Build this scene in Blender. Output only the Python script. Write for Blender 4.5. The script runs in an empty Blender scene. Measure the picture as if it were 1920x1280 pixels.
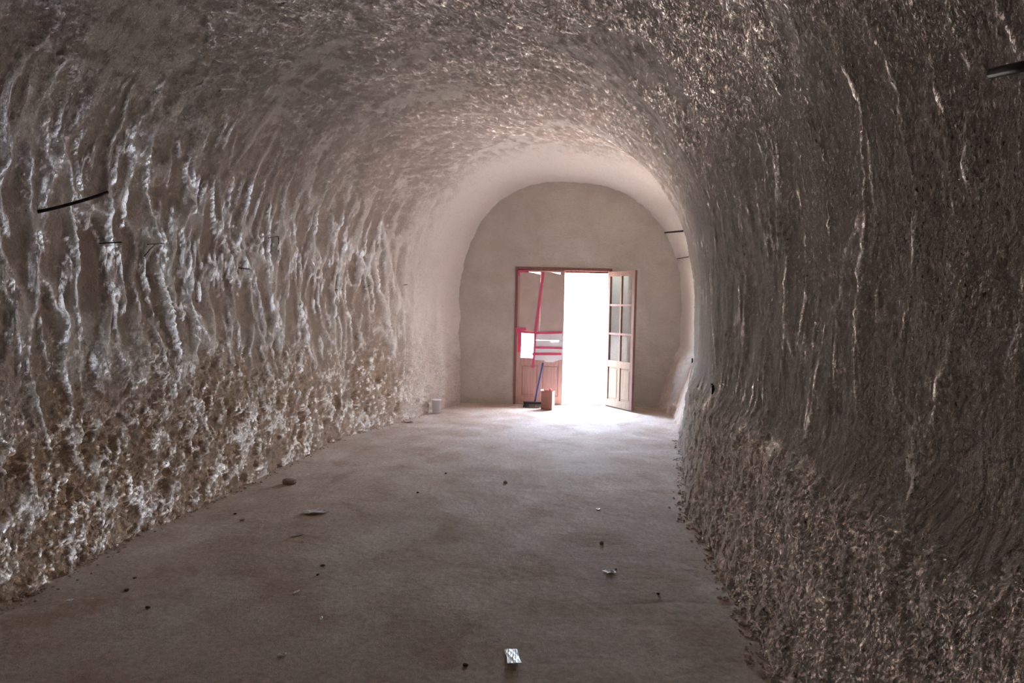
import bpy, bmesh, math, random
import numpy as np
from mathutils import Vector, Matrix

C = bpy.context.scene.collection
SC = bpy.context.scene
random.seed(7)

# ------------------------------------------------------------------ camera, sky, sun, exposure
cam = bpy.data.cameras.new('camera')
cam.sensor_width = 36.0
cam.lens = 26.0
cam.clip_start = 0.05
cam.clip_end = 300
camo = bpy.data.objects.new('camera', cam)
C.objects.link(camo)
camo.matrix_world = (Matrix.Translation((0, 0, 1.48)) @ Matrix.Rotation(math.radians(90 - 2.64), 4, 'X')
                     @ Matrix.Rotation(math.radians(1.2), 4, 'Z'))
SC.camera = camo

world = bpy.data.worlds.new('sky')
SC.world = world
world.use_nodes = True
wn = world.node_tree
wn.nodes.clear()
w_out = wn.nodes.new('ShaderNodeOutputWorld')
w_bg = wn.nodes.new('ShaderNodeBackground')
w_sky = wn.nodes.new('ShaderNodeTexSky')
w_sky.sky_type = 'NISHITA'
w_sky.sun_disc = False
w_sky.sun_elevation = math.radians(55)
w_sky.sun_rotation = math.radians(100)
w_sky.air_density = 1.0
w_sky.dust_density = 4.0
w_sky.ozone_density = 1.0
w_bg.inputs['Strength'].default_value = 2.4
w_hs = wn.nodes.new('ShaderNodeHueSaturation')      # thin cloud: paler sky
w_hs.inputs['Saturation'].default_value = 0.8
wn.links.new(w_sky.outputs[0], w_hs.inputs['Color'])
wn.links.new(w_hs.outputs[0], w_bg.inputs['Color'])
wn.links.new(w_bg.outputs[0], w_out.inputs['Surface'])

sun = bpy.data.lights.new('sun', 'SUN')
sun.energy = 0.8
sun.angle = math.radians(0.6)
sun.color = (1.0, 0.95, 0.88)
suno = bpy.data.objects.new('sun', sun)
C.objects.link(suno)
suno.rotation_euler = (math.radians(-2), math.radians(35), 0)

# portal: only tells the renderer where the daylight comes in, it emits nothing itself
por = bpy.data.lights.new('doorway_portal', 'AREA')
por.shape = 'RECTANGLE'
por.size = 1.5
por.size_y = 2.1
por.cycles.is_portal = True
poro = bpy.data.objects.new('doorway_portal', por)
C.objects.link(poro)
poro.location = (0.77, 11.62, 1.05)
poro.rotation_euler = (math.radians(-90), 0, 0)

SC.view_settings.view_transform = 'Standard'
SC.view_settings.look = 'None'
SC.view_settings.gamma = 1.0
SC.view_settings.use_curve_mapping = False
SC.view_settings.exposure = 2.85
SC.cycles.max_bounces = 12
SC.cycles.diffuse_bounces = 9
SC.cycles.glossy_bounces = 4
SC.cycles.transmission_bounces = 8
SC.cycles.sample_clamp_indirect = 0
SC.cycles.use_guiding = True

# ------------------------------------------------------------------ helpers
def tag(o, label=None, cat=None, group=None, kind=None):
    if label: o['label'] = label
    if cat: o['category'] = cat
    if group: o['group'] = group
    if kind: o['kind'] = kind
    return o

def link(name, me, mat=None, parent=None):
    o = bpy.data.objects.new(name, me)
    C.objects.link(o)
    if mat is not None and not me.materials:
        me.materials.append(mat)
    if parent is not None:
        o.parent = parent
    return o

def empty(name, loc=(0, 0, 0), rotz=0.0):
    o = bpy.data.objects.new(name, None)
    C.objects.link(o)
    o.location = loc
    o.rotation_euler = (0, 0, rotz)
    o.empty_display_size = 0.1
    return o

def smooth_mesh(me, on=True):
    me.polygons.foreach_set('use_smooth', np.full(len(me.polygons), on, dtype=bool))

def from_bm(name, bm, mat, parent=None, smooth=False):
    me = bpy.data.meshes.new(name)
    bm.normal_update()
    bm.to_mesh(me)
    bm.free()
    if smooth: smooth_mesh(me)
    return link(name, me, mat, parent)

def bm_box(bm, x0, x1, y0, y1, z0, z1):
    v = [bm.verts.new(p) for p in ((x0, y0, z0), (x1, y0, z0), (x1, y1, z0), (x0, y1, z0),
                                   (x0, y0, z1), (x1, y0, z1), (x1, y1, z1), (x0, y1, z1))]
    for f in ((3, 2, 1, 0), (4, 5, 6, 7), (0, 1, 5, 4), (1, 2, 6, 5), (2, 3, 7, 6), (3, 0, 4, 7)):
        bm.faces.new([v[i] for i in f])
    return v

def box(name, x0, x1, y0, y1, z0, z1, mat, parent=None, bevel=0.0):
    bm = bmesh.new()
    bm_box(bm, x0, x1, y0, y1, z0, z1)
    if bevel:
        bmesh.ops.bevel(bm, geom=bm.edges[:], offset=bevel, segments=2, affect='EDGES', profile=0.6)
    return from_bm(name, bm, mat, parent)

def bm_tube(bm, pts, rad, seg=8, caps=True):
    pts = [Vector(p) for p in pts]
    rings = []
    up = Vector((0.13, 0.21, 0.97))
    for i, p in enumerate(pts):
        t = (pts[min(i + 1, len(pts) - 1)] - pts[max(i - 1, 0)]).normalized()
        a = t.cross(up)
        if a.length < 1e-3: a = t.cross(Vector((1, 0, 0)))
        a.normalize()
        b = t.cross(a)
        r = rad[i] if isinstance(rad, (list, tuple)) else rad
        rings.append([bm.verts.new(p + (a * math.cos(2 * math.pi * k / seg) + b * math.sin(2 * math.pi * k / seg)) * r) for k in range(seg)])
    for i in range(len(rings) - 1):
        for k in range(seg):
            bm.faces.new((rings[i][k], rings[i][(k + 1) % seg], rings[i + 1][(k + 1) % seg], rings[i + 1][k]))
    if caps:
        bm.faces.new(rings[0][::-1])
        bm.faces.new(rings[-1])

def tube(name, pts, rad, mat, parent=None, seg=8):
    bm = bmesh.new()
    bm_tube(bm, pts, rad, seg)
    bmesh.ops.recalc_face_normals(bm, faces=bm.faces[:])
    return from_bm(name, bm, mat, parent, smooth=True)

def lathe(name, prof, mat, parent=None, seg=20, loc=(0, 0, 0)):
    bm = bmesh.new()
    rings = []
    for r, z in prof:
        rings.append([bm.verts.new((loc[0] + r * math.cos(2 * math.pi * k / seg), loc[1] + r * math.sin(2 * math.pi * k / seg), loc[2] + z)) for k in range(seg)])
    for i in range(len(rings) - 1):
        for k in range(seg):
            bm.faces.new((rings[i][k], rings[i][(k + 1) % seg], rings[i + 1][(k + 1) % seg], rings[i + 1][k]))
    bm.faces.new(rings[0][::-1])
    bm.faces.new(rings[-1])
    bmesh.ops.recalc_face_normals(bm, faces=bm.faces[:])
    return from_bm(name, bm, mat, parent, smooth=True)

class NT:
    """tiny wrapper for building material node trees"""
    def __init__(self, name):
        self.m = bpy.data.materials.new(name)
        self.m.use_nodes = True
        self.t = self.m.node_tree
        self.t.nodes.clear()
        self.out = self.t.nodes.new('ShaderNodeOutputMaterial')
        self.b = self.t.nodes.new('ShaderNodeBsdfPrincipled')
        self.t.links.new(self.b.outputs[0], self.out.inputs[0])
        self.co = self.t.nodes.new('ShaderNodeTexCoord')
    def n(self, kind, **kw):
        x = self.t.nodes.new(kind)
        for k, v in kw.items(): setattr(x, k, v)
        return x
    def l(self, a, b): self.t.links.new(a, b)
    def noise(self, scale, detail=4.0, rough=0.55, vec=None, dist=0.0):
        x = self.n('ShaderNodeTexNoise')
        x.inputs['Scale'].default_value = scale
        x.inputs['Detail'].default_value = detail
        x.inputs['Roughness'].default_value = rough
        x.inputs['Distortion'].default_value = dist
        self.l(vec if vec is not None else self.co.outputs['Object'], x.inputs['Vector'])
        return x.outputs['Fac']
    def mapped(self, scale, rot=(0, 0, 0)):
        x = self.n('ShaderNodeMapping')
        x.inputs['Scale'].default_value = scale
        x.inputs['Rotation'].default_value = rot
        self.l(self.co.outputs['Object'], x.inputs['Vector'])
        return x.outputs[0]
    def ramp(self, fac, lo, hi, a=0.0, b=1.0):
        x = self.n('ShaderNodeMapRange')
        x.interpolation_type = 'SMOOTHSTEP'
        for i, v in zip(('From Min', 'From Max', 'To Min', 'To Max'), (lo, hi, a, b)): x.inputs[i].default_value = v
        self.l(fac, x.inputs['Value'])
        return x.outputs[0]
    def math(self, op, a, b=None):
        x = self.n('ShaderNodeMath', operation=op)
        for i, v in enumerate((a, b)):
            if v is None: continue
            if isinstance(v, (int, float)): x.inputs[i].default_value = v
            else: self.l(v, x.inputs[i])
        return x.outputs[0]
    def mix(self, fac, a, b, blend='MIX'):
        x = self.n('ShaderNodeMix', data_type='RGBA', blend_type=blend)
        for i, v in ((0, fac), (6, a), (7, b)):
            if isinstance(v, (int, float)): x.inputs[i].default_value = v
            elif isinstance(v, tuple): x.inputs[i].default_value = (*v, 1.0)
            else: self.l(v, x.inputs[i])
        return x.outputs[2]
    def bump(self, h, strength, dist, normal=None):
        x = self.n('ShaderNodeBump')
        x.inputs['Strength'].default_value = strength
        x.inputs['Distance'].default_value = dist
        self.l(h, x.inputs['Height'])
        if normal is not None: self.l(normal, x.inputs['Normal'])
        return x.outputs[0]
    def fin(self, color=None, rough=0.8, normal=None, spec=0.3):
        if color is not None:
            if isinstance(color, tuple): self.b.inputs['Base Color'].default_value = (*color, 1)
            else: self.l(color, self.b.inputs['Base Color'])
        if isinstance(rough, (int, float)): self.b.inputs['Roughness'].default_value = rough
        else: self.l(rough, self.b.inputs['Roughness'])
        self.b.inputs['Specular IOR Level'].default_value = spec
        if normal is not None: self.l(normal, self.b.inputs['Normal'])
        return self.m

# ------------------------------------------------------------------ materials
def mat_plaster():
    m = NT('carved_plaster')
    at = m.n('ShaderNodeAttribute', attribute_name='plaster')
    sep = m.n('ShaderNodeSeparateColor')
    m.l(at.outputs['Color'], sep.inputs[0])
    white, brown, pit = sep.outputs[0], sep.outputs[1], sep.outputs[2]
    f1 = m.noise(9, 5, 0.6)
    f2 = m.noise(55, 4, 0.65)
    f3 = m.noise(170, 3, 0.6)
    w = m.ramp(m.math('ADD', white, m.math('MULTIPLY', m.math('SUBTRACT', f2, 0.5), 0.9)), 0.12, 0.75)
    c = m.mix(m.ramp(f1, 0.3, 0.7), (0.46, 0.38, 0.325), (0.56, 0.475, 0.415))
    c = m.mix(m.ramp(m.math('ADD', brown, m.math('MULTIPLY', m.math('SUBTRACT', f1, 0.5), 0.8)), 0.15, 0.9), c, (0.40, 0.295, 0.215))
    c = m.mix(w, c, (0.83, 0.765, 0.705))
    # darker, greyer plaster over near crown and right wall, crown paler towards the door
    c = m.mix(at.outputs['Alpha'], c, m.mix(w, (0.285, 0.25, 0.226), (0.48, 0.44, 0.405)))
    g = m.ramp(f3, 0.25, 0.75, 0.86, 1.08)
    gv = m.n('ShaderNodeCombineColor')
    for i in range(3): m.l(g, gv.inputs[i])
    c = m.mix(1.0, c, gv.outputs[0], 'MULTIPLY')
    # pits: grime, plus the shade inside deep holes painted into the colour
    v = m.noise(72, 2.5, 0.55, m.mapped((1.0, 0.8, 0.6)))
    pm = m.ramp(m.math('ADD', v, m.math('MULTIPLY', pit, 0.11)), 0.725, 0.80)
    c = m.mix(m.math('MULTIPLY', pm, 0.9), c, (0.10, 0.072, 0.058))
    h = m.math('SUBTRACT', m.math('ADD', m.math('MULTIPLY', f2, 0.7), m.math('MULTIPLY', f3, 0.35)), m.math('MULTIPLY', pm, 0.8))
    return m.fin(c, 0.92, m.bump(h, 0.75, 0.02), 0.15)

def mat_cement():
    m = NT('cement_render')
    a = m.noise(2.2, 5, 0.6, dist=0.6)
    b = m.noise(26, 4, 0.6, m.mapped((1, 1, 2.2)))
    d = m.noise(140, 2)
    c = m.mix(m.ramp(a, 0.3, 0.7), (0.58, 0.525, 0.465), (0.67, 0.62, 0.56))
    c = m.mix(m.ramp(b, 0.5, 0.72, 0, 0.25), c, (0.36, 0.30, 0.245))
    h = m.math('ADD', m.math('MULTIPLY', b, 0.8), m.math('MULTIPLY', d, 0.25))
    return m.fin(c, 0.9, m.bump(h, 0.5, 0.02), 0.15)

def mat_floor():
    m = NT('dusty_floor')
    a = m.noise(0.9, 6, 0.65, dist=0.8)
    s = m.noise(2.3, 6, 0.62, m.mapped((1.0, 0.9, 1), (0, 0, 0.5)), dist=0.35)
    b = m.noise(38, 4, 0.65)
    d = m.noise(190, 3, 0.7)
    c = m.mix(m.ramp(a, 0.35, 0.65), (0.58, 0.475, 0.40), (0.68, 0.585, 0.515))
    c = m.mix(m.ramp(s, 0.50, 0.70, 0, 0.7), c, (0.80, 0.73, 0.68))
    c = m.mix(m.ramp(s, 0.50, 0.34, 0, 0.75), c, (0.47, 0.345, 0.255))
    g = m.ramp(m.math('ADD', m.math('MULTIPLY', b, 0.5), m.math('MULTIPLY', d, 0.5)), 0.33, 0.67, 0.70, 1.22)
    gv = m.n('ShaderNodeCombineColor')
    for i in range(3): m.l(g, gv.inputs[i])
    c = m.mix(1.0, c, gv.outputs[0], 'MULTIPLY')
    h = m.math('ADD', m.math('MULTIPLY', b, 0.6), m.math('MULTIPLY', d, 0.5))
    return m.fin(c, 0.88, m.bump(h, 0.55, 0.012), 0.25)

def mat_wood(name, c1, c2, rough=0.6, spec=0.35):
    m = NT(name)
    v = m.mapped((14, 14, 1.3))
    a = m.noise(3.0, 5, 0.6, v, dist=0.8)
    b = m.noise(14, 3, 0.6, v)
    c = m.mix(m.ramp(a, 0.3, 0.7), c1, c2)
    return m.fin(c, rough, m.bump(b, 0.25, 0.004), spec)

def mat_plain(name, col, rough=0.7, var=0.12, scale=25, bump=0.2, spec=0.3, thin=0.0):
    m = NT(name)
    a = m.noise(scale, 4, 0.6)
    c = m.mix(m.ramp(a, 0.3, 0.7), tuple(x * (1 - var) for x in col), tuple(min(1, x * (1 + var)) for x in col))
    out = m.fin(c, rough, m.bump(a, bump, 0.004), spec)
    if thin:                                   # light passes through thin sheets
        tl = m.n('ShaderNodeBsdfTranslucent')
        m.l(c, tl.inputs['Color'])
        x = m.n('ShaderNodeMixShader')
        x.inputs[0].default_value = thin
        m.l(m.b.outputs[0], x.inputs[1]); m.l(tl.outputs[0], x.inputs[2])
        m.l(x.outputs[0], m.out.inputs[0])
    return out

def mat_glass():
    m = NT('window_glass')
    m.t.nodes.remove(m.b)
    g = m.n('ShaderNodeBsdfGlossy')
    g.inputs['Roughness'].default_value = 0.05
    tr = m.n('ShaderNodeBsdfTransparent')
    tr.inputs['Color'].default_value = (0.93, 0.95, 0.95, 1)
    df = m.n('ShaderNodeBsdfDiffuse')
    df.inputs['Color'].default_value = (0.7, 0.7, 0.68, 1)
    fr = m.n('ShaderNodeFresnel')
    fr.inputs['IOR'].default_value = 1.08
    x1 = m.n('ShaderNodeMixShader')
    x1.inputs[0].default_value = 0.025      # dust film
    m.l(tr.outputs[0], x1.inputs[1]); m.l(df.outputs[0], x1.inputs[2])
    x2 = m.n('ShaderNodeMixShader')
    m.l(fr.outputs[0], x2.inputs[0]); m.l(x1.outputs[0], x2.inputs[1]); m.l(g.outputs[0], x2.inputs[2])
    m.l(x2.outputs[0], m.out.inputs[0])
    return m.m

def mat_clear_plastic():
    m = NT('cloudy_plastic')
    m.t.nodes.remove(m.b)
    tr = m.n('ShaderNodeBsdfTransparent')
    tr.inputs['Color'].default_value = (0.95, 0.96, 0.97, 1)
    p = m.n('ShaderNodeBsdfPrincipled')
    p.inputs['Base Color'].default_value = (0.85, 0.86, 0.87, 1)
    p.inputs['Roughness'].default_value = 0.25
    x = m.n('ShaderNodeMixShader')
    x.inputs[0].default_value = 0.55
    m.l(tr.outputs[0], x.inputs[1]); m.l(p.outputs[0], x.inputs[2])
    m.l(x.outputs[0], m.out.inputs[0])
    return m.m

M_PL, M_CE, M_FL = mat_plaster(), mat_cement(), mat_floor()
M_WOOD = mat_wood('pinkish_brown_wood', (0.54, 0.33, 0.29), (0.64, 0.43, 0.385))
M_PALE = mat_wood('lit_panel_wood', (0.235, 0.165, 0.115), (0.32, 0.245, 0.18), 0.85, 0.12)  # lower part of the open leaf, daylight on it painted as paler wood
M_WOOD2 = mat_wood('darkened_leaf_wood', (0.21, 0.12, 0.097), (0.28, 0.18, 0.15), 0.85, 0.12)  # same wood as the closed leaf, colour darkened to offset strong door light
M_DARKW = mat_wood('dark_red_wood', (0.22, 0.095, 0.085), (0.31, 0.15, 0.13))
M_GLASS, M_CLEAR = mat_glass(), mat_clear_plastic()
M_CARD = mat_plain('cardboard', (0.62, 0.51, 0.455), 0.85, 0.06, 6)
M_PAPER = mat_plain('pale_paper', (0.88, 0.87, 0.90), 0.8, 0.04, 12)
M_TAPE = mat_plain('red_tape', (0.78, 0.12, 0.23), 0.45, 0.08, 10)
M_WIRE = mat_plain('dark_rod', (0.035, 0.028, 0.028), 0.6, 0.3, 40)
M_RUST = mat_plain('rusty_wire', (0.10, 0.06, 0.045), 0.75, 0.4, 60)
M_BLACK = mat_plain('black_plastic', (0.02, 0.02, 0.022), 0.5, 0.2, 40)
M_BLUE = mat_plain('blue_plastic', (0.10, 0.14, 0.42), 0.45, 0.1, 30)
M_BRIST = mat_plain('dark_bristles', (0.03, 0.03, 0.035), 0.8, 0.4, 160, 0.8)
M_BOX = mat_plain('reddish_carton', (0.42, 0.20, 0.155), 0.8, 0.08, 9)
M_BOX_EDGE_LIT = mat_plain('carton_edge_lit_side', (0.66, 0.48, 0.41), 0.85, 0.05, 9)  # flap and bottle colour, also the carton side painted as lit
M_RED = mat_plain('red_plastic', (0.72, 0.06, 0.08), 0.4, 0.06, 20)
M_WHITE = mat_plain('white_paper', (0.92, 0.92, 0.92), 0.38, 0.03, 30, spec=0.8)
M_FILM = mat_plain('white_plastic_film', (0.90, 0.91, 0.92), 0.34, 0.03, 30, spec=0.9)
M_STONE = mat_plain('brown_stone', (0.42, 0.31, 0.24), 0.9, 0.25, 30, 0.6)
M_PSTONE = mat_plain('pale_stone', (0.62, 0.54, 0.47), 0.9, 0.2, 30, 0.6)
M_DSTONE = mat_plain('dark_clod', (0.13, 0.09, 0.07), 0.95, 0.3, 40, 0.6)
M_STEEL = mat_plain('door_hardware', (0.25, 0.12, 0.10), 0.45, 0.2, 40)
M_YARD = mat_plain('pale_yard_paving', (0.30, 0.27, 0.23), 0.9, 0.08, 2)

# ------------------------------------------------------------------ cave shape
#SHAPE-BEGIN
def _hash(ix, iy, seed):
    h = (ix.astype(np.int64) * 374761393 + iy.astype(np.int64) * 668265263 + seed * 974634217) & 0xffffffff
    h = ((h ^ (h >> 13)) * 1274126177) & 0xffffffff
    h = ((h ^ (h >> 16)) * 2246822519) & 0xffffffff
    return ((h ^ (h >> 15)) & 0xffffff) / float(0x1000000)

def perlin(x, y, seed):
    ix, iy = np.floor(x), np.floor(y)
    fx, fy = x - ix, y - iy
    ux, uy = fx * fx * fx * (fx * (fx * 6 - 15) + 10), fy * fy * fy * (fy * (fy * 6 - 15) + 10)
    def g(dx, dy):
        a = _hash(ix + dx, iy + dy, seed) * (2 * np.pi)
        return np.cos(a) * (fx - dx) + np.sin(a) * (fy - dy)
    a = g(0, 0) * (1 - ux) + g(1, 0) * ux
    b = g(0, 1) * (1 - ux) + g(1, 1) * ux
    return (a * (1 - uy) + b * uy) * 1.4

def fbm(x, y, seed, octaves=4, gain=0.5):
    s, amp, f, tot = 0.0, 1.0, 1.0, 0.0
    for k in range(octaves):
        s = s + amp * perlin(x * f + 17.3 * k, y * f - 9.1 * k, seed + k)
        tot += amp
        amp *= gain
        f *= 2.03
    return s / tot

def worley(x, y, seed, jit=0.9):
    ix, iy = np.floor(x), np.floor(y)
    f1 = np.full(x.shape, 9.0); f2 = np.full(x.shape, 9.0); idh = np.zeros(x.shape)
    for dx in (-1, 0, 1):
        for dy in (-1, 0, 1):
            cx, cy = ix + dx, iy + dy
            px = cx + 0.5 + jit * (_hash(cx, cy, seed) - 0.5)
            py = cy + 0.5 + jit * (_hash(cx, cy, seed + 1) - 0.5)
            d = np.sqrt((px - x) ** 2 + (py - y) ** 2)
            hid = _hash(cx, cy, seed + 2)
            near = d < f1
            f2 = np.where(near, f1, np.minimum(f2, d))
            idh = np.where(near, hid, idh)
            f1 = np.where(near, d, f1)
    return f1, f2, idh

def sst(a, b, x):
    t = np.clip((x - a) / (b - a), 0, 1)
    return t * t * (3 - 2 * t)

ST_Y  = [-3.2, 1.0, 2.9, 3.5, 4.3, 5.4, 6.4, 7.6, 8.4, 9.4, 10.45, 11.5]
ST_XL = [-2.5, -2.5, -2.45, -2.42, -2.39, -2.23, -2.10, -1.96, -1.80, -1.42, -1.05, -0.73]
ST_XR = [1.00, 1.02, 1.10, 1.17, 1.23, 1.32, 1.53, 1.79, 1.94, 2.15, 2.29, 2.25]
ST_OR = [0.22, 0.22, 0.22, 0.22, 0.21, 0.19, 0.16, 0.14, 0.13, 0.36, 0.36, 0.31]   # right talus depth
ST_OL = [0.14, 0.14, 0.14, 0.14, 0.13, 0.12, 0.12, 0.10, 0.08, 0.05, 0.03, 0.02]   # left talus depth
ST_ZA = [3.45, 3.45, 3.48, 3.50, 3.50, 3.52, 3.55, 3.58, 3.58, 3.55, 3.48, 3.38]   # crown height
ST_XC = [-.65, -.65, -.62, -.60, -.55, -.42, -.25, 0.02, 0.18, 0.50, 0.70, 0.82]
ST_NR = [2.1, 2.1, 2.1, 2.1, 2.1, 2.1, 2.15, 2.15, 2.15, 2.7, 2.55, 2.25]
NPROF = 240

def profile(y):
    """points of the cross-section at depth y, left foot over the crown to right foot"""
    g = lambda a: float(np.interp(y, ST_Y, a))
    xl, xr, olf, orr, za, xc, nr = g(ST_XL), g(ST_XR), g(ST_OL), g(ST_OR), g(ST_ZA), g(ST_XC), g(ST_NR)
    zs = 1.45
    zl = np.linspace(-0.06, zs, 60)
    lx = xl - olf * (0.85 * sst(-0.1, 0.95, zl) + 0.15 * sst(0.9, 1.1, zl))
    zr = np.linspace(zs, -0.06, 60)[1:]
    rx = xr + orr * (0.62 * np.clip(zr / 0.8, 0, 1.0) + 0.38 * sst(0.70, 0.95, zr))
    t = np.linspace(0, np.pi / 2, 70)
    n_l = 2.35
    alx = xc - (xc - lx[-1]) * np.cos(t) ** (2 / n_l); alz = zs + (za - zs) * np.sin(t) ** (2 / n_l)
    arx = xc + (rx[0] - xc + (xr + orr - rx[0])) * np.cos(t) ** (2 / nr); arz = zs + (za - zs) * np.sin(t) ** (2 / nr)
    X = np.concatenate([lx, alx[1:], arx[::-1][1:], rx])
    Z = np.concatenate([zl, alz[1:], arz[::-1][1:], zr])
    return X, Z

def cave_grid(ys, n):
    PX = np.empty((len(ys), n)); PZ = np.empty_like(PX); A = np.empty_like(PX); B = np.empty_like(PX)
    NX = np.empty_like(PX); NZ = np.empty_like(PX)
    for i, y in enumerate(ys):
        X, Z = profile(y)
        s = np.concatenate([[0], np.cumsum(np.hypot(np.diff(X), np.diff(Z)))])
        q = np.linspace(0, s[-1], n)
        x = np.interp(q, s, X); z = np.interp(q, s, Z)
        k = np.ones(9) / 9
        xs = np.convolve(np.pad(x, 4, 'edge'), k, 'valid'); zs_ = np.convolve(np.pad(z, 4, 'edge'), k, 'valid')
        tx, tz = np.gradient(xs), np.gradient(zs_)
        L = np.hypot(tx, tz) + 1e-9
        PX[i], PZ[i] = x, z
        NX[i], NZ[i] = tz / L, -tx / L          # into the room
        A[i] = q; B[i] = s[-1] - q
    return PX, PZ, NX, NZ, A, B
#SHAPE-END

def ridged(x, y, seed, octaves=4, gain=0.5, sharp=1.6):
    """network of branching crests, 0..1"""
    s, amp, f, tot = 0.0, 1.0, 1.0, 0.0
    for k in range(octaves):
        n = 1.0 - np.abs(perlin(x * f + 31.7 * k, y * f - 12.9 * k, seed + k)) * 1.5
        s = s + amp * np.clip(n, 0, 1) ** sharp
        tot += amp
        amp *= gain
        f *= 2.1
    return s / tot

def cave_relief(Y, A, B):
    """height of the carved surface and what covers it: whitewash, bare earth, pits"""
    wob = fbm(Y * 0.9, A * 0.9, 3, 3)
    wob2 = fbm(Y * 2.1, A * 1.3, 5, 3)
    fine = fbm(Y * 24, A * 24, 103, 4, 0.6)
    mid = fbm(Y * 8, A * 6, 104, 4, 0.6)
    wl = sst(3.5, 1.9, A + 0.6 * wob + 0.4 * mid)            # left wall
    wr = sst(2.9, 2.2, B + 0.4 * wob2)            # right wall
    wc = np.clip(1 - wl - wr, 0, 1)
    near_end = np.maximum(sst(8.7, 10.3, Y + 0.5 * wob) * (1 - sst(2.6, 2.0, B)), sst(8.5, 9.0, Y) * sst(2.8, 2.2, B))   # far end: smoother, whiter plaster
    # ---- left: tall scooped hollows with broad whitewashed ribs between them, ribs branch and merge
    yy = Y + 0.20 * (A - 1.3) + 0.16 * fbm(Y * 1.6, A * 1.4, 11, 3)
    aa = A + 0.30 * fbm(Y * 1.2, A * 1.0, 12, 2)
    f1, f2, idl = worley(yy / 0.27 + 0.16 * fbm(Y * 7, A * 4, 13, 3), aa / 0.95 + 0.10 * fbm(Y * 7, A * 5, 14, 3), 21, 1.0)
    e = f2 - f1
    net = ridged(yy * 4.2, aa * 1.15, 26, 3, 0.55, 1.8)
    bro = sst(-0.25, 0.30, fbm(Y * 2.4, A * 1.7, 28, 3))      # ribs fade in and out
    rib = np.exp(-(e / 0.17) ** 1.5) * (0.45 + 0.55 * bro)
    ribn = sst(0.55, 0.86, net)
    hl = 0.036 * rib + 0.026 * ribn + 0.024 * f1 ** 2 * (0.3 + idl) + 0.009 * mid * (0.3 + bro)
    whl = np.clip(1.05 * np.exp(-(e / 0.21) ** 2.0) * (0.45 + 0.55 * bro) + 0.95 * sst(0.60, 0.80, net) + 0.30 * (idl > 0.75) + 0.45 * mid - 0.08, 0, 1)
    # ---- left low: crumbly earth, broken white crests
    yg = Y - 0.30 * A + 0.10 * mid
    low = sst(1.55, 0.55, A + 0.45 * wob2 + 0.25 * mid)
    n1 = ridged(yg * 5.0 + 0.6 * mid, A * 2.4 + 0.3 * mid, 31, 4, 0.62, 1.5)
    n2 = ridged(Y * 12 + 0.5 * fine, A * 9, 36, 3, 0.6, 1.3)
    g1, g2, idg = worley(yg / 0.19 + 0.45 * mid, A / 0.33 + 0.45 * fbm(Y * 7, A * 6, 32, 3), 41, 1.0)
    pock = sst(0.42, 0.05, g1) * (idg > 0.45)
    hg = 0.060 * n1 + 0.020 * n2 - 0.040 * pock + 0.016 * mid
    whg = np.clip(2.6 * (n1 - 0.55) + 1.3 * (n2 - 0.62) + 0.5 * mid - 0.45 * pock + 0.12, 0, 1)
    # ---- crown: fine crust with smooth trowelled patches
    patch = sst(0.08, 0.22, fbm(Y * 1.3 + 0.3 * A, A * 0.75, 61, 3))
    l1 = fbm(Y * 5.5 + 0.4 * mid, A * 9.5, 62, 5, 0.68)
    l2 = ridged(Y * 4.2 + 0.6 * mid, A * 7.5 + 0.6 * mid, 63, 4, 0.62, 1.4)
    hc = (0.018 * l1 + 0.024 * l2) * (1 - 0.72 * patch) + 0.006 * mid
    whc = np.clip(0.16 + 0.75 * l1 + 1.1 * (l2 - 0.55) + 0.40 * patch, 0, 1)
    # ---- right: smoother, long thin upright ribs
    yr = Y + 0.22 * (B - 1.2) + 0.22 * fbm(Y * 1.1, B * 1.0, 71, 3)
    r1, r2, idr = worley(yr / 0.26 + 0.20 * fbm(Y * 7, B * 5, 72, 3), B / 1.25 + 0.12 * fbm(Y * 6, B * 5, 73, 3), 74, 1.0)
    er = r2 - r1
    keep = sst(-0.12, 0.35, fbm(Y * 1.9, B * 1.6, 75, 3) + 0.08)
    ribr = np.exp(-(er / 0.060) ** 1.3) * keep * (0.5 + 0.5 * sst(-0.2, 0.3, mid))
    netr = sst(0.80, 0.95, ridged(yr * 4.6, B * 0.9, 76, 2, 0.5, 1.5)) * sst(0.0, 0.3, fbm(Y * 1.2, B * 1.4, 79, 2))
    hr = 0.011 * ribr + 0.007 * netr + 0.012 * r1 ** 2 + 0.009 * mid
    whr = np.clip(0.8 * ribr + 0.55 * netr + 0.12 * (idr > 0.7) + 0.6 * mid + 0.2 * fine - 0.03, 0, 1)
    lowr = sst(1.02, 0.80, B + 0.14 * wob2)
    rock = fbm(Y * 5, B * 4.5, 84, 5, 0.65)
    q1 = ridged((Y + 0.35 * B) * 4.0 + 0.5 * mid, B * 2.4 + 0.4 * mid, 86, 4, 0.62, 1.6)
    q2 = ridged(Y * 12, B * 10, 87, 3, 0.6, 1.3)
    hk = 0.044 * rock + 0.024 * q1 + 0.008 * q2
    ledge = np.exp(-((B - 0.92 - 0.12 * wob2) / 0.08) ** 2) * sst(-0.15, 0.3, fbm(Y * 2.6, B, 85, 2))
    whk = np.clip(1.6 * (q1 - 0.66) * (0.3 + 0.7 * keep) + 0.3 * (q2 - 0.6) + 1.0 * ledge + 0.45 * mid, 0, 1)
    # ---- put together
    HL = hl * (1 - low) + hg * low - 0.02 * (1 - low) - 0.03 * low
    HR = hr * (1 - lowr) + hk * lowr - 0.02 * lowr
    H = wl * HL + wc * hc + wr * HR
    WH = wl * (whl * (1 - low) + whg * low) + wc * whc + wr * (whr * (1 - lowr) + whk * lowr)
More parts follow.
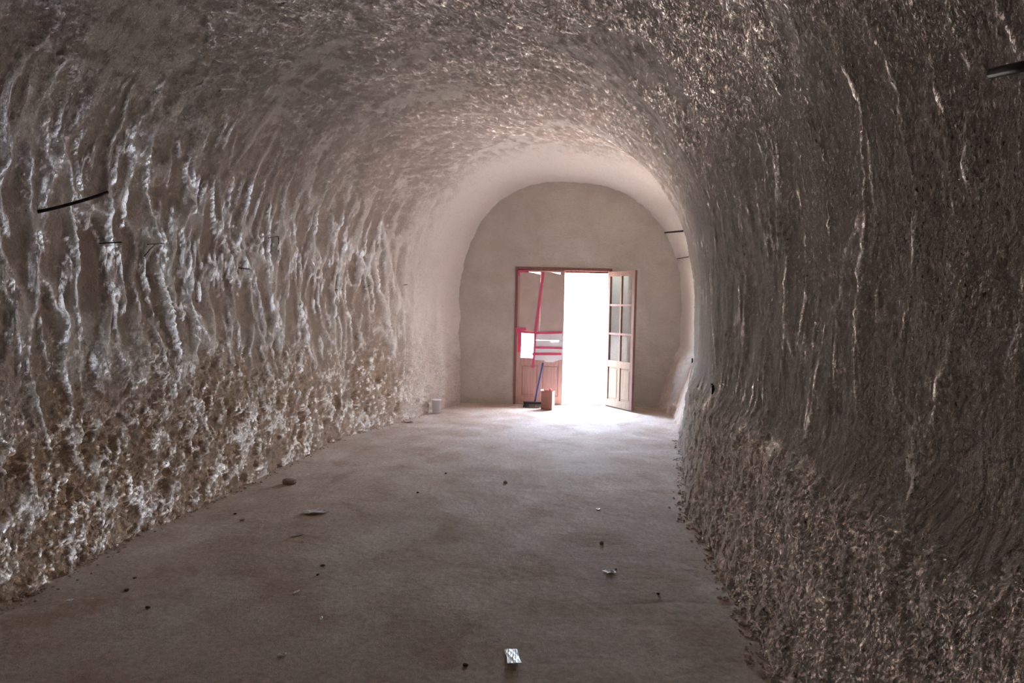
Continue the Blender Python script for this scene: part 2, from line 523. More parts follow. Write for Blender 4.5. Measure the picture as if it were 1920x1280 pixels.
    BR = wl * (0.02 + 0.72 * low + 0.22 * (idl < 0.2) + 0.35 * wob2 + 0.3 * mid) + wc * (0.04 + 0.3 * np.clip(wob2, 0, 1)) + wr * (0.02 + 0.16 * lowr + 0.14 * (idr < 0.16) + 0.5 * wob2 * (0.3 + lowr))
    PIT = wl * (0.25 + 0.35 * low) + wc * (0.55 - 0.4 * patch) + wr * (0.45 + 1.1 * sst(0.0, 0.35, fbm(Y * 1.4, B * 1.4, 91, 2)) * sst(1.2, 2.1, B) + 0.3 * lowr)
    H = H * (1 - 0.75 * near_end * (1 - 0.6 * low * wl - 0.8 * lowr * wr))
    WH = WH * (1 - near_end) + near_end * np.clip(0.68 - 0.3 * low * wl - 0.5 * lowr * wr + 0.12 * l1, 0, 1)
    PIT = PIT * (1 - 0.6 * near_end)
    BR = BR * (1 - 0.45 * near_end)
    # big undulation and fine grain
    H = H + 0.050 * fbm(Y * 0.7, A * 0.7, 101, 3) * (1 - 0.6 * near_end) + fine * (0.006 + 0.006 * wl * low + 0.002 * wr * (1 - near_end))
    H = H + 0.035 * fbm(Y * 0.8, A * 3.2, 107, 4, 0.6) * sst(10.6, 11.3, Y)
    # loose crumbs along the foot
    H = H + 0.06 * np.clip(fbm(Y * 7, A * 5, 105, 3) + 0.05, 0, 1) * (sst(0.30, 0.02, A) * (1 - near_end) + sst(0.30, 0.02, B))
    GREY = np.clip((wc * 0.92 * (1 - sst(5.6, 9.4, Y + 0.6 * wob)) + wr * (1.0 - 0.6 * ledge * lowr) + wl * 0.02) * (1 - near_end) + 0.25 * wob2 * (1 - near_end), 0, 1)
    return H, np.clip(WH, 0, 1), np.clip(BR, 0, 1), np.clip(PIT, 0, 1), GREY

# depth stations: close together near the camera
ys = list(np.arange(-3.2, 1.15, 0.06))
y = 1.15
while y < 11.47:
    ys.append(y)
    y += max(0.0055, 0.0030 * y)
ys.append(11.47)
ys = np.array(ys)
NA = 1000
PX, PZ, NX, NZ, GA, GB = cave_grid(ys, NA)
GY = np.repeat(ys[:, None], NA, 1)
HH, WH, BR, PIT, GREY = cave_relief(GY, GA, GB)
VX, VZ = PX + NX * HH, PZ + NZ * HH
VY = GY + 0.3 * HH * np.sin(GA * 9 + GY * 11)

def grid_part(name, j0, j1):
    X, Y_, Z = VX[:, j0:j1], VY[:, j0:j1], VZ[:, j0:j1]
    nr, nc = X.shape
    me = bpy.data.meshes.new(name)
    co = np.stack([X, Y_, Z], -1).reshape(-1, 3).astype(np.float32)
    idx = np.arange(nr * nc).reshape(nr, nc)
    quads = np.stack([idx[:-1, :-1], idx[:-1, 1:], idx[1:, 1:], idx[1:, :-1]], -1).reshape(-1, 4)
    me.vertices.add(len(co)); me.vertices.foreach_set('co', co.ravel())
    nf = len(quads)
    me.loops.add(nf * 4); me.loops.foreach_set('vertex_index', quads.astype(np.int32).ravel())
    me.polygons.add(nf); me.polygons.foreach_set('loop_start', np.arange(0, nf * 4, 4, dtype=np.int32))
    me.update(calc_edges=True)
    smooth_mesh(me)
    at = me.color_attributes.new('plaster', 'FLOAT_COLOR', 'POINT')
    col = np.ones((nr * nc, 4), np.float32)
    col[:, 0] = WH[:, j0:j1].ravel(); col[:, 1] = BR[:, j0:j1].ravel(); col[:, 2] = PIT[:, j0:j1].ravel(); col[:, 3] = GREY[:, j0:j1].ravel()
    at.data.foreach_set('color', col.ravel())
    return link(name, me, M_PL)

JL, JR = int(NA * 0.285), int(NA * 0.715)
tag(grid_part('wall_left', 0, JL + 1), 'left cave wall of carved plaster with tall whitewashed ribs', 'wall', kind='structure')
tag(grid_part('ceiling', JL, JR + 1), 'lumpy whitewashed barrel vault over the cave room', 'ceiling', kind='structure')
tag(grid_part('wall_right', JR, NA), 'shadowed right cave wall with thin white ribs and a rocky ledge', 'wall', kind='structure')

def wall_x(side, y, z):
    """inner surface of a side wall at depth y and height z"""
    i = int(np.argmin(np.abs(ys - y)))
    sl = slice(0, NA // 2) if side == 'L' else slice(NA // 2, NA)
    k = int(np.argmin(np.abs(VZ[i, sl] - z) + (0.0 if z < 3 else 0)))
    return float(VX[i, sl][k])

# ------------------------------------------------------------------ floor
def make_floor():
    fy = np.concatenate([np.arange(-3.3, 2.4, 0.12), np.geomspace(2.4, 11.75, 420)])
    fx = np.linspace(-2.95, 3.0, 420)
    X, Y_ = np.meshgrid(fx, fy)
    Z = 0.012 * fbm(X * 0.9, Y_ * 0.9, 201, 3) + 0.004 * fbm(X * 3 + 0.6 * Y_, Y_ * 3, 205, 4) + 0.003 * fbm(X * 17, Y_ * 17, 209, 3)
    Z = Z - 0.004 - 0.003 * np.exp(-((Y_ - 3.69 - 0.02 * np.sin(X * 9)) / 0.016) ** 2) * sst(0.5, 0.75, X)
    Z = Z * sst(11.5, 10.9, Y_)
    nr, nc = X.shape
    me = bpy.data.meshes.new('floor')
    idx = np.arange(nr * nc).reshape(nr, nc)
    quads = np.stack([idx[:-1, :-1], idx[:-1, 1:], idx[1:, 1:], idx[1:, :-1]], -1).reshape(-1, 4)
    me.vertices.add(nr * nc); me.vertices.foreach_set('co', np.stack([X, Y_, Z], -1).astype(np.float32).ravel())
    nf = len(quads)
    me.loops.add(nf * 4); me.loops.foreach_set('vertex_index', quads.astype(np.int32).ravel())
    me.polygons.add(nf); me.polygons.foreach_set('loop_start', np.arange(0, nf * 4, 4, dtype=np.int32))
    me.update(calc_edges=True)
    smooth_mesh(me)
    tag(link('floor', me, M_FL), 'dusty brown screed floor with pale sweeping marks', 'floor', kind='structure')
    def fz(x, y):
        i = int(np.argmin(np.abs(fy - y))); j = int(np.argmin(np.abs(fx - x)))
        return float(Z[i, j])
    return fz
floor_z = make_floor()

# ------------------------------------------------------------------ end walls
WY = 11.30                                   # inner face of the end wall
DX0, DX1, DH = 0.035, 1.505, 2.10            # rough door opening
def make_end_wall():
    xs = np.unique(np.concatenate([np.linspace(-1.5, DX0, 60), np.linspace(DX0, DX1, 56), np.linspace(DX1, 3.3, 70)]))
    zs = np.unique(np.concatenate([np.linspace(-0.05, DH, 82), np.linspace(DH, 4.0, 70)]))
    bm = bmesh.new()
    X, Z = np.meshgrid(xs, zs)
    edge = np.minimum(np.minimum(np.abs(X - DX0), np.abs(X - DX1)) + 9 * (Z > DH + .001), np.where((X > DX0 - .001) & (X < DX1 + .001), np.abs(Z - DH), 9))
    D = (0.018 * fbm(X * 1.3, Z * 1.3, 301, 3) + 0.008 * fbm(X * 6, Z * 8, 305, 4)) * sst(0.0, 0.12, edge)
    V = [[bm.verts.new((X[i, j], WY - D[i, j], Z[i, j])) for j in range(len(xs))] for i in range(len(zs))]
    eps = 1e-6
    for i in range(len(zs) - 1):
        for j in range(len(xs) - 1):
            if xs[j] > DX0 - eps and xs[j + 1] < DX1 + eps and zs[i + 1] < DH + eps: continue
            bm.faces.new((V[i][j], V[i][j + 1], V[i + 1][j + 1], V[i + 1][j]))
    # outer face and the reveals
    T = 0.34
    bm_box(bm, -1.5, DX0 - 0.0, WY + 0.06, WY + T, -0.05, 4.0)
    bm_box(bm, DX1 + 0.0, 3.3, WY + 0.06, WY + T, -0.05, 4.0)
    bm_box(bm, DX0, DX1, WY + 0.06, WY + T, DH, 4.0)
    for x0, x1 in ((DX0, DX0), (DX1, DX1)):
        q = [bm.verts.new(p) for p in ((x0, WY - 0.001, -0.05), (x0, WY + 0.07, -0.05), (x0, WY + 0.07, DH), (x0, WY - 0.001, DH))]
        bm.faces.new(q if x0 == DX1 else q[::-1])
    q = [bm.verts.new(p) for p in ((DX0, WY - 0.001, DH), (DX1, WY - 0.001, DH), (DX1, WY + 0.07, DH), (DX0, WY + 0.07, DH))]
    bm.faces.new(q)
    o = from_bm('wall_back', bm, M_CE)
    smooth_mesh(o.data, False)
    tag(o, 'beige cement end wall around the open doorway', 'wall', kind='structure')
make_end_wall()
tag(box('wall_near', -3.2, 2.2, -3.4, -3.15, -0.1, 4.0, M_CE), 'cement wall closing the cave behind the viewer', 'wall', kind='structure')

# yard outside the door
tag(box('yard_paving', -25, 25, 11.66, 45, -0.25, -0.06, M_YARD), 'bright pale paved yard outside the doorway', 'paving', kind='structure')

# ------------------------------------------------------------------ door frame and leaves
fr = tag(empty('trim_1', (0, 0, 0)), 'dark red wooden door frame set in the cement end wall', 'door frame', kind='structure')
FY0, FY1 = WY - 0.015, WY + 0.10
box('jamb', DX0, DX0 + 0.035, FY0, FY1, 0.0, DH, M_DARKW, fr, 0.004)
box('jamb', DX1 - 0.045, DX1, FY0, FY1, 0.0, DH, M_DARKW, fr, 0.004)
box('lintel', DX0 + 0.035, DX1 - 0.045, FY0, FY1, DH - 0.045, DH, M_DARKW, fr, 0.004)
box('door_stop', DX0 + 0.03, DX0 + 0.06, WY + 0.034, FY1, 0.0, DH - 0.04, M_DARKW, fr, 0.003)
box('door_stop', DX0 + 0.03, DX1 - 0.05, WY + 0.034, FY1, DH - 0.075, DH - 0.04, M_DARKW, fr, 0.003)
box('threshold', DX0 + 0.03, DX1 - 0.04, WY + 0.034, FY1, 0.0, 0.03, M_CE, fr, 0.003)
box('threshold', DX0 + 0.035, DX1 - 0.045, FY0 + 0.02, FY1, -0.02, 0.018, M_CE, fr, 0.004)

def slab_panel(name, x0, x1, z0, z1, y, t, mat, parent):
    """raised field: flat border then a proud bevelled centre on both faces"""
    bm = bmesh.new()
    for s in (-1, 1):
        o = [bm.verts.new((x, y + s * t * 0.35, z)) for x, z in ((x0, z0), (x1, z0), (x1, z1), (x0, z1))]
        b = 0.022
        p = [bm.verts.new((x, y + s * t * 0.35, z)) for x, z in ((x0 + b, z0 + b), (x1 - b, z0 + b), (x1 - b, z1 - b), (x0 + b, z1 - b))]
        b = 0.040
        q = [bm.verts.new((x, y + s * t * 0.9, z)) for x, z in ((x0 + b, z0 + b), (x1 - b, z0 + b), (x1 - b, z1 - b), (x0 + b, z1 - b))]
        for k in range(4):
            n = (k + 1) % 4
            bm.faces.new((o[k], o[n], p[n], p[k])); bm.faces.new((p[k], p[n], q[n], q[k]))
        bm.faces.new(q)
    bmesh.ops.recalc_face_normals(bm, faces=bm.faces[:])
    return from_bm(name, bm, mat, parent)

def make_leaf(name, loc, rotz, mats, tr):
    """leaf in its own x (0..W from the hinge), y thickness, z up"""
    W, Z0, Z1, t = 0.715, 0.022, 2.050, 0.019
    st = 0.068
    wood, pan = mats
    d = empty(name, loc, rotz)
    box('stile', 0, st, -t, t, Z0, Z1, wood, d, 0.004)
    box('stile', W - st, W, -t, t, Z0, Z1, wood, d, 0.004)
    box('rail', st, W - st, -t, t, Z1 - tr, Z1, wood, d, 0.004).name = 'top_rail'
    box('rail', st, W - st, -t, t, 0.615, 0.715, pan, d, 0.004).name = 'lock_rail'
    box('rail', st, W - st, -t, t, Z0, 0.125, pan, d, 0.004).name = 'bottom_rail'
    mx = W / 2
    box('muntin', mx - 0.017, mx + 0.017, -t * .8, t * .8, 0.715, Z1 - tr, wood, d, 0.004)
    box('muntin', mx - 0.030, mx + 0.030, -t * .9, t * .9, 0.125, 0.615, pan, d, 0.004).name = 'mullion'
    rows = [(0.715, 1.10), (1.132, 1.53), (1.562, Z1 - tr)]
    for zc in (1.116, 1.546):
        box('muntin', st, mx - 0.017, -t * .8, t * .8, zc - 0.016, zc + 0.016, wood, d, 0.003)
        box('muntin', mx + 0.017, W - st, -t * .8, t * .8, zc - 0.016, zc + 0.016, wood, d, 0.003)
    for z0, z1 in rows:
        for x0, x1 in ((st, mx - 0.017), (mx + 0.017, W - st)):
            box('glass_pane', x0 - 0.004, x1 + 0.004, -0.002, 0.002, z0 - 0.004, z1 + 0.004, M_GLASS, d)
    for x0, x1 in ((st, mx - 0.030), (mx + 0.030, W - st)):
        slab_panel('wood_panel', x0 - 0.003, x1 + 0.003, 0.122, 0.618, 0.0, 0.012, pan, d)
    return d, W

d1, W1 = make_leaf('door_1', (DX0 + 0.036, WY + 0.012, 0), 0.0, (M_WOOD, M_WOOD), 0.026)
tag(d1, 'closed left door leaf with glass covered in cardboard and red tape', 'door', kind='structure')
d2, W2 = make_leaf('door_2', (DX1 - 0.052, WY - 0.022, 0), math.radians(-64.5), (M_WOOD2, M_PALE), 0.075)
tag(d2, 'right door leaf swung open with six clear panes over two panels', 'door', kind='structure')
for z in (0.45, 0.98):
    box('bolt_plate', W2 - 0.002, W2 + 0.010, -0.012, 0.012, z - 0.035, z + 0.035, M_STEEL, d2, 0.003)
for z in (0.3, 1.05, 1.8):
    tube('hinge', [(-0.006, 0.020, z - 0.05), (-0.006, 0.020, z + 0.05)], 0.008, M_STEEL, d2)

# coverings on the inner face of the left leaf (leaf coordinates: x from hinge, y negative = into the room)
def sheet(name, outline, y, mat, parent, thick=0.004, wav=0.004):
    """thin sheet from an outline in (x, z), gently buckled, with real thickness"""
    bm = bmesh.new()
    f = bm.faces.new([bm.verts.new((x, y, z)) for x, z in outline])
    bmesh.ops.triangulate(bm, faces=[f])
    bmesh.ops.subdivide_edges(bm, edges=bm.edges[:], cuts=3, use_grid_fill=True)
    for v in bm.verts:
        v.co.y += wav * math.sin(v.co.x * 9 + v.co.z * 4) * 0.5 - wav * 0.5
    r = bmesh.ops.extrude_face_region(bm, geom=bm.faces[:])
    for v in [g for g in r['geom'] if isinstance(g, bmesh.types.BMVert)]:
        v.co.y -= thick
    bmesh.ops.recalc_face_normals(bm, faces=bm.faces[:])
    return from_bm(name, bm, mat, parent)

def tape(pts, w, y, parent, name='tape_strip'):
    """flat strip along (x, z) points"""
    bm = bmesh.new()
    P = [Vector((p[0], p[1])) for p in pts]
    rows = []
    for i, p in enumerate(P):
        t = (P[min(i + 1, len(P) - 1)] - P[max(i - 1, 0)]).normalized()
        n = Vector((-t.y, t.x)) * (w / 2)
        rows.append([bm.verts.new((p.x + s * n.x, y - d, p.y + s * n.y)) for s, d in ((-1, 0), (1, 0), (1, 0.0015), (-1, 0.0015))])
    for a, b in zip(rows, rows[1:]):
        for k in range(4):
            bm.faces.new((a[k], a[(k + 1) % 4], b[(k + 1) % 4], b[k]))
    bm.faces.new(rows[0]); bm.faces.new(rows[-1][::-1])
    bmesh.ops.recalc_face_normals(bm, faces=bm.faces[:])
    return from_bm(name, bm, M_TAPE, parent)

YC = -0.022
o = sheet('cardboard_cover', [(0.03, 2.040), (0.20, 2.018), (0.345, 1.992), (0.345, 1.118), (0.03, 1.125)], YC, M_CARD, d1)
o['label'] = 'brown cardboard over the left column of panes'
o = sheet('cardboard_cover', [(0.349, 2.035), (0.50, 2.028), (0.71, 1.985), (0.706, 1.6), (0.698, 1.55), (0.702, 1.118), (0.349, 1.118)], YC, M_CARD, d1)
o['label'] = 'greyer cardboard over the right column of panes'
o = sheet('paper_cover', [(0.262, 1.125), (0.70, 1.125), (0.70, 0.990), (0.262, 0.990)], YC, M_PAPER, d1)
o['label'] = 'pale paper over the lower panes'
o = sheet('paper_cover', [(0.262, 0.986), (0.515, 0.985), (0.525, 0.964), (0.635, 0.966), (0.645, 0.985), (0.70, 0.986), (0.70, 0.70), (0.60, 0.672), (0.57, 0.655), (0.45, 0.655), (0.42, 0.68), (0.262, 0.688)], YC, M_PAPER, d1)
o['label'] = 'pale paper with a ragged lower edge'
YT = YC - 0.010
tape([(0.385, 2.03), (0.352, 1.75), (0.32, 1.42), (0.283, 1.12)], 0.038, YT, d1)
tape([(0.283, 1.125), (0.275, 0.85), (0.258, 0.62), (0.252, 0.56)], 0.032, YT - 0.002, d1)
tape([(-0.02, 1.115), (0.14, 1.105), (0.30, 1.10), (0.50, 1.105), (0.69, 1.115)], 0.034, YT - 0.003, d1)
tape([(-0.02, 1.15), (0.14, 1.155)], 0.045, YT - 0.004, d1)
tape([(0.262, 0.875), (0.70, 0.875)], 0.030, YT, d1)
tape([(0.24, 0.775), (0.69, 0.785)], 0.036, YT, d1)
tape([(0.01, 1.96), (0.012, 2.03), (0.16, 2.035)], 0.036, YT, d1)
tape([(0.045, 1.10), (0.045, 0.80)], 0.055, YT - 0.005, d1)

# ------------------------------------------------------------------ things by the door
def bxm(bm, *a): bm_box(bm, *a)

# blue handled broom leaning on the left leaf
br = tag(empty('broom', (0.33, 10.95, 0)), 'blue handled broom with dark head leaning on the taped left door', 'broom')
tube('handle', [(0.03, 0.03, 0.07), (0.09, 0.162, 0.36), (0.148, 0.292, 0.645)], 0.015, M_BLUE, br, 10)
bm = bmesh.new()
for k in range(22):
    x = -0.13 + 0.012 * k
    for r in range(3):
        y = -0.03 + 0.03 * r
        bm_tube(bm, [(x, y, 0.06), (x * 1.08, y * 1.25, 0.002)], 0.0045, 4)
o = from_bm('bristles', bm, M_BRIST, br); o['kind'] = 'stuff'
box('head', -0.14, 0.14, -0.035, 0.035, 0.055, 0.085, M_BLACK, br, 0.008)

# open reddish carton
cb = tag(empty('carton', (0.545, 10.81, floor_z(0.545, 10.81)), math.radians(-24)), 'small reddish brown open carton standing at the edge of the doorway', 'carton')
cw, cd, ch, th = 0.085, 0.055, 0.275, 0.005
box('side_panel', -cw, cw, -cd, -cd + th, 0.003, ch, M_BOX, cb)
box('side_panel', -cw, cw, cd - th, cd, 0.003, ch, M_BOX, cb)
box('side_panel', -cw, -cw + th, -cd + th, cd - th, 0.003, ch, M_BOX, cb)
box('side_panel', cw - th, cw, -cd + th, cd - th, 0.003, ch, M_BOX_EDGE_LIT, cb)  # paler than the other sides: doorway light painted into its colour
box('base', -cw + th, cw - th, -cd + th, cd - th, 0.003, 0.008, M_BOX, cb)
bm = bmesh.new()
v = bm_box(bm, -cw - 0.004, -cw, -cd, cd, ch - 0.03, ch + 0.015)
for q in v[4:]: q.co.x -= 0.012
f = from_bm('flap', bm, M_BOX_EDGE_LIT, cb)
# red capped bottle inside the carton
rb = tag(empty('bottle', (0.575, 10.79, 0.009 + floor_z(0.545, 10.81))), 'bottle with a red cap poking out of the reddish carton', 'bottle')
lathe('body', [(0.001, 0), (0.020, 0.001), (0.020, 0.20), (0.012, 0.235), (0.012, 0.262)], M_BOX_EDGE_LIT, rb, 16)
lathe('cap', [(0.001, 0.255), (0.0145, 0.256), (0.0145, 0.295), (0.011, 0.30), (0.001, 0.301)], M_RED, rb, 16)
#OBJECTS
# ------------------------------------------------------------------ rods and wires sticking out of the walls
def rod(name, label, cat, side, base, tip, r, mat, sag=0.0, bury=0.05):
    """base = (depth, height) on the wall surface; tip = world point"""
    b = Vector((wall_x(side, *base), base[0], base[1]))
    t = Vector(tip)
    d = (t - b).normalized()
    b0 = b - d * bury + Vector((-bury if side == 'L' else bury, 0, 0))
    pts = []
    for k in range(9):
        u = k / 8
        p = b.lerp(t, u)
        p.z -= sag * 4 * u * (1 - u)
        pts.append(p)
    return tag(tube(name, [b0] + pts, r, mat, None, 8), label, cat)

rod('metal_rod', 'long dark bent rod sticking out high from the near left wall', 'rod', 'L', (3.92, 1.93), (-2.30, 4.21, 2.082), 0.009, M_WIRE, 0.008, 0.0)
rod('wire_stub', 'thin dark wire stub in the left wall below the long rod', 'wire', 'L', (4.475, 1.813), (-2.385, 4.52, 1.826), 0.0038, M_WIRE)
o = rod('wire_stub', 'forked dark wire stub in the left wall, pointing toward the viewer', 'wire', 'L', (5.018, 1.862), (-2.30, 4.66, 1.826), 0.0038, M_WIRE)
tube('wire_prong', [(-2.345, 4.86, 1.845), (-2.345, 4.78, 1.80), (-2.35, 4.72, 1.755)], 0.003, M_RUST, o, 6)
o = rod('wire_stub', 'hooked rusty wire stub high on the left wall, above the big oval hollow', 'wire', 'L', (6.673, 2.072), (-2.07, 6.26, 2.02), 0.0042, M_RUST)
tube('wire_hook', [(-2.10, 6.62, 2.068), (-2.10, 6.64, 2.03), (-2.10, 6.63, 2.00)], 0.004, M_RUST, o, 6)
rod('wire_stub', 'short dark wire stub in the left wall under the hooked wire', 'wire', 'L', (6.088, 1.757), (-2.20, 6.18, 1.753), 0.004, M_WIRE)
rod('wire_stub', 'fine wire stub in the left wall, third from the far end', 'wire', 'L', (8.098, 1.632), (-1.90, 8.26, 1.636), 0.0035, M_WIRE)
rod('wire_stub', 'upward bent brown wire stub in the left wall, second from the far end', 'wire', 'L', (8.732, 1.682), (-1.68, 8.92, 1.722), 0.0055, M_RUST)
rod('wire_stub', 'upturned thin wire stub in the left wall nearest the cement wall', 'wire', 'L', (9.544, 1.739), (-1.33, 9.86, 1.765), 0.0045, M_RUST)
tag(tube('metal_rod', [(1.30, 1.48, 2.015), (1.16, 1.585, 2.029), (1.125, 1.672, 2.039), (1.12, 1.776, 2.056)], 0.0125, M_BLACK, None, 10),
    'thick black rod end lying against the near right wall', 'rod')
pts = []
for k in range(8):
    yk = 11.30 - 0.10 * k
    zk = 2.66 - 0.006 * k
    pts.append((wall_x('R', yk, zk) - 0.008, yk, zk))
tag(tube('black_strap', pts, 0.013, M_BLACK, None, 8), 'black band across the white strip of right wall beside the cement wall', 'band')
pts = []
for k in range(5):
    yk = 11.24 - 0.12 * k
    pts.append((wall_x('R', yk, 2.265) - 0.004, yk, 2.265))
tag(tube('wire_stub', pts, 0.006, M_WIRE, None, 6), 'thin dark wire on the white strip below the black band', 'wire')
x_ = wall_x('R', 10.2, 0.78)
tag(tube('metal_peg', [(x_ - 0.012, 10.2, 0.73), (x_ - 0.014, 10.2, 0.83)], 0.012, M_BLACK, None, 6), 'short upright black peg low on the far right wall', 'peg')
x_ = wall_x('R', 5.50, 0.90)
cl = tag(empty('wall_clip', (x_, 5.50, 0.865)), 'black forked plastic clip on the right wall above the rocky ledge', 'clip')
box('plate', -0.020, 0.05, -0.022, 0.022, 0.0, 0.045, M_BLACK, cl, 0.004)
box('prong', -0.020, -0.004, -0.022, -0.008, 0.040, 0.070, M_BLACK, cl, 0.002)
box('prong', -0.020, -0.004, 0.006, 0.020, 0.040, 0.078, M_BLACK, cl, 0.002)

# ------------------------------------------------------------------ litter and stones on the floor
def lump_mesh(name, seed, mat, flat=0.6, rough=0.22):
    bm = bmesh.new()
    bmesh.ops.create_icosphere(bm, subdivisions=2, radius=1.0)
    rnd = random.Random(seed)
    dirs = [Vector((rnd.gauss(0, 1), rnd.gauss(0, 1), rnd.gauss(0, 1))).normalized() for _ in range(9)]
    for v in bm.verts:
        n = v.co.normalized()
        cut = max(0.0, max(n.dot(d) for d in dirs) - 0.72)
        r = 1 - 0.9 * cut * (0.6 + rough) + rough * 0.3 * rnd.uniform(-1, 1)
        v.co = Vector((n.x * r, n.y * r * 0.8, n.z * r * flat))
    z0 = min(v.co.z for v in bm.verts)
    for v in bm.verts: v.co.z -= z0
    me = bpy.data.meshes.new(name)
    bm.to_mesh(me); bm.free()
    me.materials.append(mat)
    return me

def put(name, me, x, y, size, rz, label, cat, group=None, sink=0.12):
    o = link(name, me)
    o.scale = (size, size, size)
    o.location = (x, y, floor_z(x, y) - sink * size)
    o.rotation_euler = (0, 0, rz)
    return tag(o, label, cat, group)

def scrap(name, w, d, h, loc, rz, mat, label, cat, seed, shape=None, curl=0.03):
    """crumpled scrap of sheet with real thickness"""
    bm = bmesh.new()
    nx, ny = 9, 7
    rnd = random.Random(seed)
    p = [rnd.uniform(0, 6) for _ in range(4)]
    rows = []
    for j in range(ny):
        row = []
        for i in range(nx):
            u, v = i / (nx - 1) - 0.5, j / (ny - 1) - 0.5
            k = shape(u, v) if shape else 1.0
            z = h * (0.5 + 0.5 * math.sin(u * 7 + p[0]) * math.cos(v * 6 + p[1]) + 0.3 * math.sin(u * 15 + v * 11 + p[2])) * (1 - abs(u)) * (1 - abs(v))
            row.append(bm.verts.new((u * w * (1 + 0.08 * math.sin(v * 9 + p[3])), v * d * k, max(0.001, z))))
        rows.append(row)
    for j in range(ny - 1):
        for i in range(nx - 1):
            bm.faces.new((rows[j][i], rows[j][i + 1], rows[j + 1][i + 1], rows[j + 1][i]))
    r = bmesh.ops.extrude_face_region(bm, geom=bm.faces[:])
    for g in r['geom']:
        if isinstance(g, bmesh.types.BMVert): g.co.z += 0.0018
    bmesh.ops.recalc_face_normals(bm, faces=bm.faces[:])
    o = from_bm(name, bm, mat)
    o.location = (loc[0], loc[1], floor_z(*loc) + 0.001 + 0.38 * d * math.sin(curl))   # near edge curled up a little
    o.rotation_euler = (-curl, 0, rz)
    return tag(o, label, cat)

scrap('plastic_bag', 0.17, 0.13, 0.022, (-1.36, 5.17), 0.12, M_FILM, 'crumpled translucent white plastic scrap on the left half of the floor', 'plastic', 3, lambda u, v: 1 - 1.3 * abs(u + 0.05) ** 1.5, 0.08)
scrap('paper_scrap', 0.055, 0.165, 0.006, (0.03, 3.07), 0.10, M_WHITE, 'white folded paper scrap, nearest the viewer at centre', 'paper', 5, None, 0.11)
scrap('paper_scrap', 0.020, 0.10, 0.008, (-1.345, 4.657), -0.75, M_WHITE, 'slim white scrap on the floor in front of the plastic scrap', 'paper', 8)
scrap('paper_scrap', 0.058, 0.060, 0.012, (0.578, 4.113), 0.3, M_WHITE, 'small cream white scrap beside a dark clod, right half of floor', 'paper', 11, None, 0.10)
scrap('paper_scrap', 0.015, 0.05, 0.008, (-1.079, 3.732), -0.3, M_WHITE, 'tiny white scrap on the left floor, midway between two others', 'paper', 12)
scrap('paper_scrap', 0.014, 0.04, 0.008, (-0.871, 3.416), 0.2, M_WHITE, 'tiny upright looking white scrap near the bottom left floor', 'paper', 14)
scrap('paper_scrap', 0.035, 0.03, 0.008, (-0.94, 3.049), 0.1, M_WHITE, 'small dull white scrap at the lower edge of the floor', 'paper', 15)
scrap('paper_scrap', 0.024, 0.03, 0.006, (-2.14, 3.56), 0.1, M_WHITE, 'tiny white scrap closest to the near left wall', 'paper', 16)
scrap('paper_scrap', 0.030, 0.03, 0.006, (0.668, 5.44), 0.1, M_WHITE, 'tiny white scrap farthest along the right half of the floor', 'paper', 17)

# clear plastic cup at the foot of the far left wall
cup = tag(empty('plastic_cup', (-1.03, 10.18, floor_z(-1.03, 10.18))), 'cloudy clear plastic container standing by the far left wall foot', 'container')
lathe('cup_body', [(0.001, 0.003), (0.052, 0.003), (0.060, 0.17), (0.068, 0.175), (0.068, 0.185), (0.063, 0.185), (0.056, 0.172), (0.048, 0.009), (0.001, 0.009)], M_CLEAR, cup, 20)
lathe('cup_rim', [(0.066, 0.180), (0.072, 0.182), (0.072, 0.192), (0.066, 0.192)], M_FILM, cup, 20)
scrap('paper_scrap', 0.12, 0.10, 0.02, (-1.28, 9.35), 0.2, M_PSTONE, 'pale flattened scrap on the floor near the clear container', 'scrap', 21)

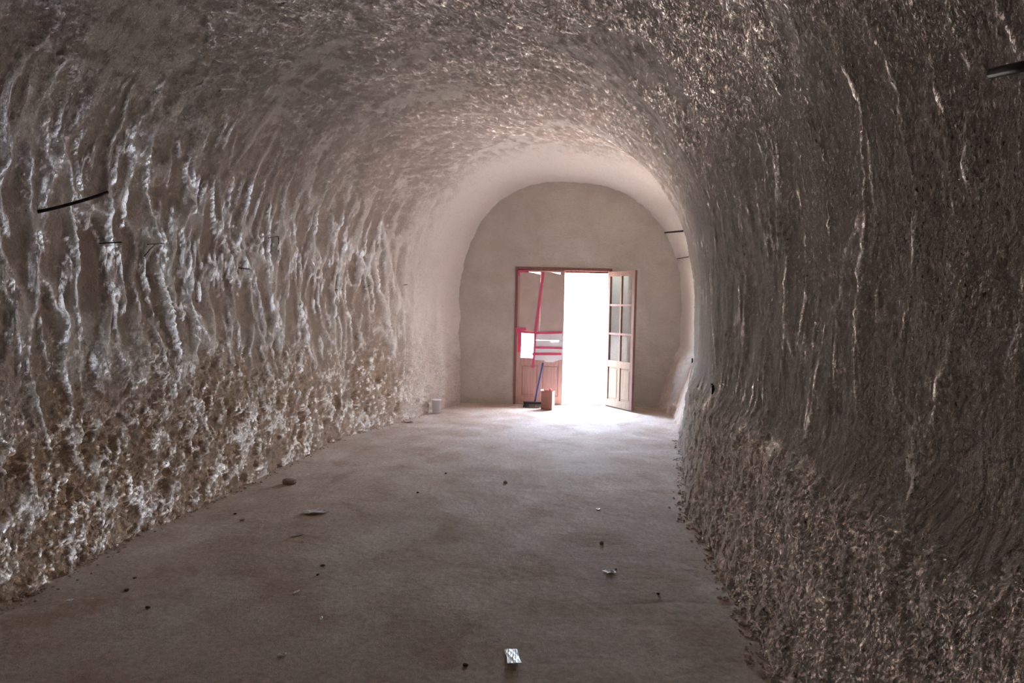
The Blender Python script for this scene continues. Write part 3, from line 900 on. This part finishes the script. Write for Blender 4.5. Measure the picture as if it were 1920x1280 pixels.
ms = lump_mesh('stone', 1, M_STONE, 0.55)
put('stone', ms, -1.80, 6.00, 0.062, 0.2, 'brown stone lying alone near the foot of the left wall', 'stone')
md = [lump_mesh('clod', 10 + k, M_DSTONE, 0.40, 0.6) for k in range(4)]
for k, (x, y, sz, lab) in enumerate([
        (-1.044, 4.119, 0.024, 'dark clod on the left floor, in front of the slim white scrap'),
        (-1.034, 3.977, 0.017, 'smaller dark clod just in front of another dark clod'),
        (0.792, 3.805, 0.019, 'dark clod on the right floor beside the floor crack'),
        (0.622, 4.165, 0.013, 'dark clod touching the cream white scrap'),
        (-0.166, 2.999, 0.022, 'dark clod at the bottom of the picture left of the folded paper'),
        (-1.908, 5.104, 0.020, 'dark clod near the left wall foot beside the plastic scrap'),
        (-0.725, 5.816, 0.022, 'dark clod in the middle of the floor'),
        (-0.561, 6.494, 0.020, 'dark clod farthest up the middle of the floor'),
        (-1.984, 3.875, 0.017, 'rear of three dark clods in a row on the near left floor'),
        (-1.931, 3.693, 0.024, 'middle of three dark clods in a row on the near left floor'),
        (-1.723, 3.490, 0.022, 'front of three dark clods in a row on the near left floor')]):
    put('earth_clod', md[k % 4], x, y, sz * 0.68, k * 1.3, lab, 'clod')
mp = [lump_mesh('pebble', 30 + k, M_PSTONE, 0.6, 0.3) for k in range(3)]
put('pale_pebble', mp[0], -1.805, 4.956, 0.017, 0.4, 'pale pebble on the left floor beside a dark clod', 'pebble')
put('pale_pebble', mp[1], -0.029, 6.201, 0.022, 0.9, 'pale pebble in the middle of the floor', 'pebble')
put('pale_pebble', mp[2], 0.594, 4.625, 0.020, 0.9, 'pale pebble on the right half of the floor', 'pebble')

def crumbs(name, side, y0, y1, n, seed, label):
    """crumbled plaster along a wall foot: too many and too small to pick apart, real lumps in one mesh"""
    rnd = random.Random(seed)
    bm = bmesh.new()
    for k in range(n):
        yk = y0 * (y1 / y0) ** rnd.random()
        d = abs(rnd.gauss(0.0, 0.04))
        xk = wall_x(side, yk, 0.02) + (d if side == 'L' else -d)
        r = rnd.uniform(0.003, 0.011) * (1.7 if rnd.random() < 0.12 else 1)
        M = Matrix.Translation((xk, yk, floor_z(xk, yk) + r * 0.3)) @ Matrix.Rotation(rnd.uniform(0, 6), 4, 'Z') @ Matrix.Diagonal((r, r * rnd.uniform(0.6, 1), r * rnd.uniform(0.4, 0.8), 1))
        n0 = len(bm.verts)
        bmesh.ops.create_icosphere(bm, subdivisions=1, radius=1.0, matrix=M)
        bm.verts.ensure_lookup_table()
        for v in bm.verts[n0:]:
            v.co += Vector((rnd.uniform(-1, 1), rnd.uniform(-1, 1), rnd.uniform(-1, 1))) * r * 0.22
    me = bpy.data.meshes.new(name)
    bm.to_mesh(me); bm.free()
    me.materials.append(M_CRUMB)
    o = link(name, me, None, bpy.data.objects['floor'])
    o['kind'] = 'stuff'
    o['label'] = label
M_CRUMB = mat_plain('crumbled_plaster', (0.60, 0.50, 0.43), 0.95, 0.25, 22, 0.5)
crumbs('crumbled_rubble', 'R', 2.9, 8.6, 420, 5, 'crumbled plaster and earth strewn along the right wall foot')
crumbs('crumbled_rubble', 'L', 3.3, 10.0, 420, 6, 'crumbled plaster and earth strewn along the left wall foot')
